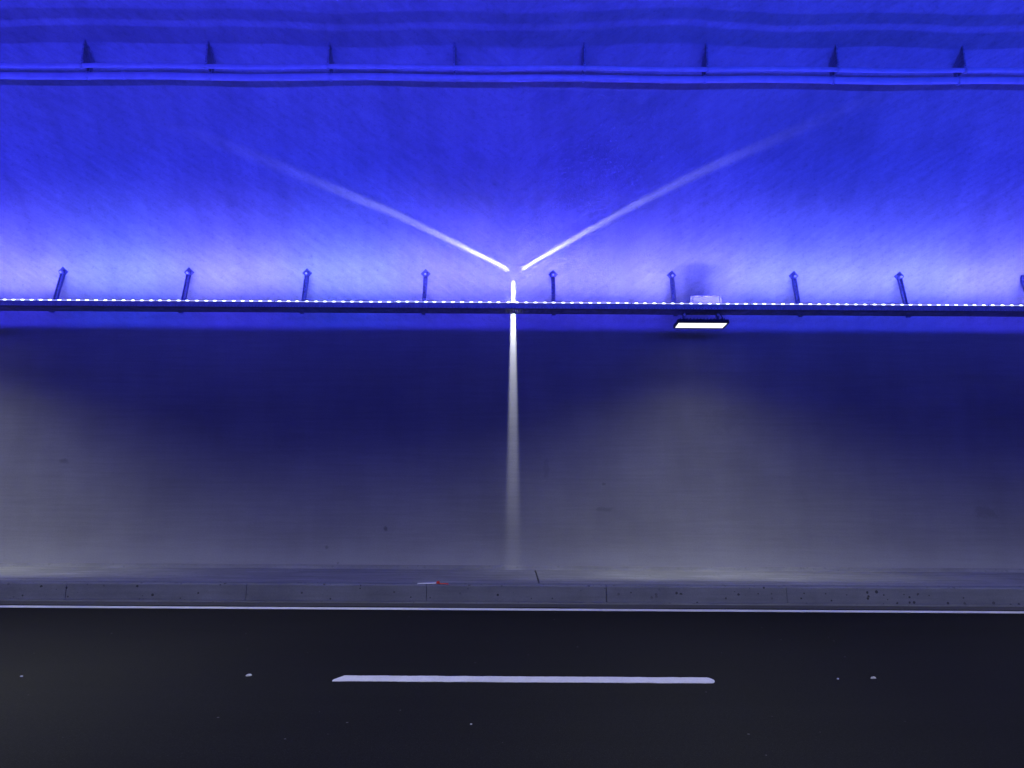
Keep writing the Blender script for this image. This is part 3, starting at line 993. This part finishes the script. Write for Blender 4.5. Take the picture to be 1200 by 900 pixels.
def beam_lamp():
    l = bpy.data.lights.new("beam_light", 'POINT')
    l.energy = BEAM_W; l.color = (1, 1, 1); l.shadow_soft_size = 0.012
    l.use_nodes = True
    nt = l.node_tree
    em = nt.nodes["Emission"]
    em.inputs[0].default_value = (0.86, 0.90, 1.0, 1)
    geo = N(nt, "ShaderNodeNewGeometry")
    inc = geo.outputs['Incoming']
    def dot(v):
        m = N(nt, "ShaderNodeVectorMath", operation='DOT_PRODUCT')
        nt.links.new(inc, m.inputs[0]); m.inputs[1].default_value = v
        return m.outputs['Value']
    wallward = dot(Vector((0, 1, 0)))
    total = None
    # (start pixel, another pixel on the line, half width at the start, half width far out, gain)
    specs = [((596.5, 316), (350, 204), 0.034, 0.027, 0.55), ((611.5, 315.5), (850, 190), 0.034, 0.027, 0.55), ((601.5, 329), (601, 640), 0.105, 0.036, 1.0)]
    for (a, b_, w0, w1, gain) in specs:
        A = (on_lining(*a) - S).normalized(); B = (on_lining(*b_) - S).normalized()
        n = A.cross(B).normalized()
        m_ = n.cross(A).normalized()
        if m_.dot(B) < 0: m_ = -m_
        off = math_n(nt, 'ABSOLUTE', dot(n))
        wallw = max(A.dot(Vector((0, 1, 0))), 0.0)
        width = math_n(nt, 'MULTIPLY_ADD', wallward, (w0 - w1), w1)
        soft = math_n(nt, 'MULTIPLY_ADD', wallward, -0.6, 0.85)
        mr = N(nt, "ShaderNodeMapRange", interpolation_type='SMOOTHSTEP')
        nt.links.new(off, mr.inputs[0])
        nt.links.new(math_n(nt, 'MULTIPLY', width, math_n(nt, 'SUBTRACT', 1.0, soft)), mr.inputs[1])
        nt.links.new(width, mr.inputs[2])
        mr.inputs[3].default_value = 1.0; mr.inputs[4].default_value = 0.0
        st = N(nt, "ShaderNodeMapRange", interpolation_type='SMOOTHSTEP')
        nt.links.new(dot(m_), st.inputs[0]); st.inputs[1].default_value = -0.002; st.inputs[2].default_value = 0.012
        v = math_n(nt, 'MULTIPLY', math_n(nt, 'MULTIPLY', mr.outputs[0], st.outputs[0]), gain)
        fd = N(nt, "ShaderNodeMapRange", interpolation_type='SMOOTHSTEP')      # each blade ends in a soft cut-off
        if b_[1] > 400:
            nt.links.new(wallward, fd.inputs[0]); fd.inputs[1].default_value = 0.105; fd.inputs[2].default_value = 0.20
        else:
            sg = -1 if b_[0] < 600 else 1
            C0 = (on_lining(600 + sg * 190, 220) - S).normalized(); C1 = (on_lining(600 + sg * 560, 100) - S).normalized()
            nt.links.new(dot(m_), fd.inputs[0]); fd.inputs[1].default_value = C1.dot(m_); fd.inputs[2].default_value = C0.dot(m_)
            v = math_n(nt, 'MULTIPLY', v, sstep_l(nt, dot(A), 0.0, 0.15))
        v = math_n(nt, 'MULTIPLY', v, fd.outputs[0])
        total = v if total is None else math_n(nt, 'MAXIMUM', total, v)
    # the optics send less light straight at the near wall than along it
    prof = math_n(nt, 'MINIMUM', math_n(nt, 'POWER', math_n(nt, 'DIVIDE', 0.1, math_n(nt, 'MAXIMUM', wallward, 0.01)), 1.2), 1.0)
    nt.links.new(math_n(nt, 'MULTIPLY', total, prof), em.inputs[1])
    o = bpy.data.objects.new("beam_light", l)
    o.parent = pr
    col.objects.link(o)
    return o
beam_lamp()

# ------------------------------------------------------------------ small things lying about
def flat_scrap(name, pts, th, mat, parent):
    bm = bmesh.new()
    lo = [bm.verts.new((x, y, z)) for x, y, z in pts]; hi = [bm.verts.new((x, y, z + th)) for x, y, z in pts]
    bm.faces.new(list(reversed(lo))); bm.faces.new(hi)
    for i in range(len(pts)):
        j = (i + 1) % len(pts); bm.faces.new((lo[i], lo[j], hi[j], hi[i]))
    return obj(name, bm, mat, parent)
lp = at_y(509, 685.5, KERB_Y + 0.06)
t = empty("litter", (lp.x, KERB_Y + 0.06, 0.261))
tag(t, "thin white plastic scrap with a red end lying on the kerb edge", "litter")
flat_scrap("white_piece", [(-0.24, -0.01, 0.0), (-0.10, -0.022, 0.002), (0.02, -0.012, 0.006), (0.025, 0.012, 0.008), (-0.08, 0.016, 0.004)], 0.014, M['litter_white'], t)
bm = bmesh.new(); add_tube(bm, (0.03, 0, 0.022), (0.075, 0.002, 0.022), 0.019, 8); obj("red_cap", bm, M['litter_red'], t)
flat_scrap("red_piece", [(0.076, -0.012, 0.0), (0.19, -0.006, 0.001), (0.20, 0.01, 0.001), (0.08, 0.014, 0.0)], 0.012, M['litter_red'], t)

def pebble(px, py, sx, sy, sz, label, mat):
    p = at_z(px, py, 0.0)
    bm = bmesh.new(); bmesh.ops.create_icosphere(bm, subdivisions=2, radius=1.0)
    for v in bm.verts:
        v.co *= 1 + 0.35 * noise.noise(v.co * 1.6 + Vector((px, 0, 0)))
        v.co = Vector((v.co.x * sx, v.co.y * sy, max(-0.3, v.co.z) * sz))
    o = obj("stone_chip", bm, mat)
    o.location = (p.x, p.y, sz * 0.3); o.rotation_euler = (0, 0, random.uniform(0.2, 0.7))
    tag(o, label, "stone chip", "pale stone chips lying on the road")
pebble(291.5, 792, 0.026, 0.016, 0.012, "pale stone chip on the road left of the painted dash", M['stone'])
pebble(1023.5, 795, 0.028, 0.014, 0.012, "largest pale stone chip on the road right of the painted dash", M['stone'])
pebble(982, 796, 0.010, 0.009, 0.008, "tiny pale stone chip on the road between the dash and a larger chip", M['stone'])
pebble(25, 793, 0.012, 0.010, 0.008, "small pale stone chip on the road near the left edge", M['stone'])
pebble(552, 849, 0.008, 0.008, 0.006, "tiny pale stone chip on the road below the painted dash", M['stone'])
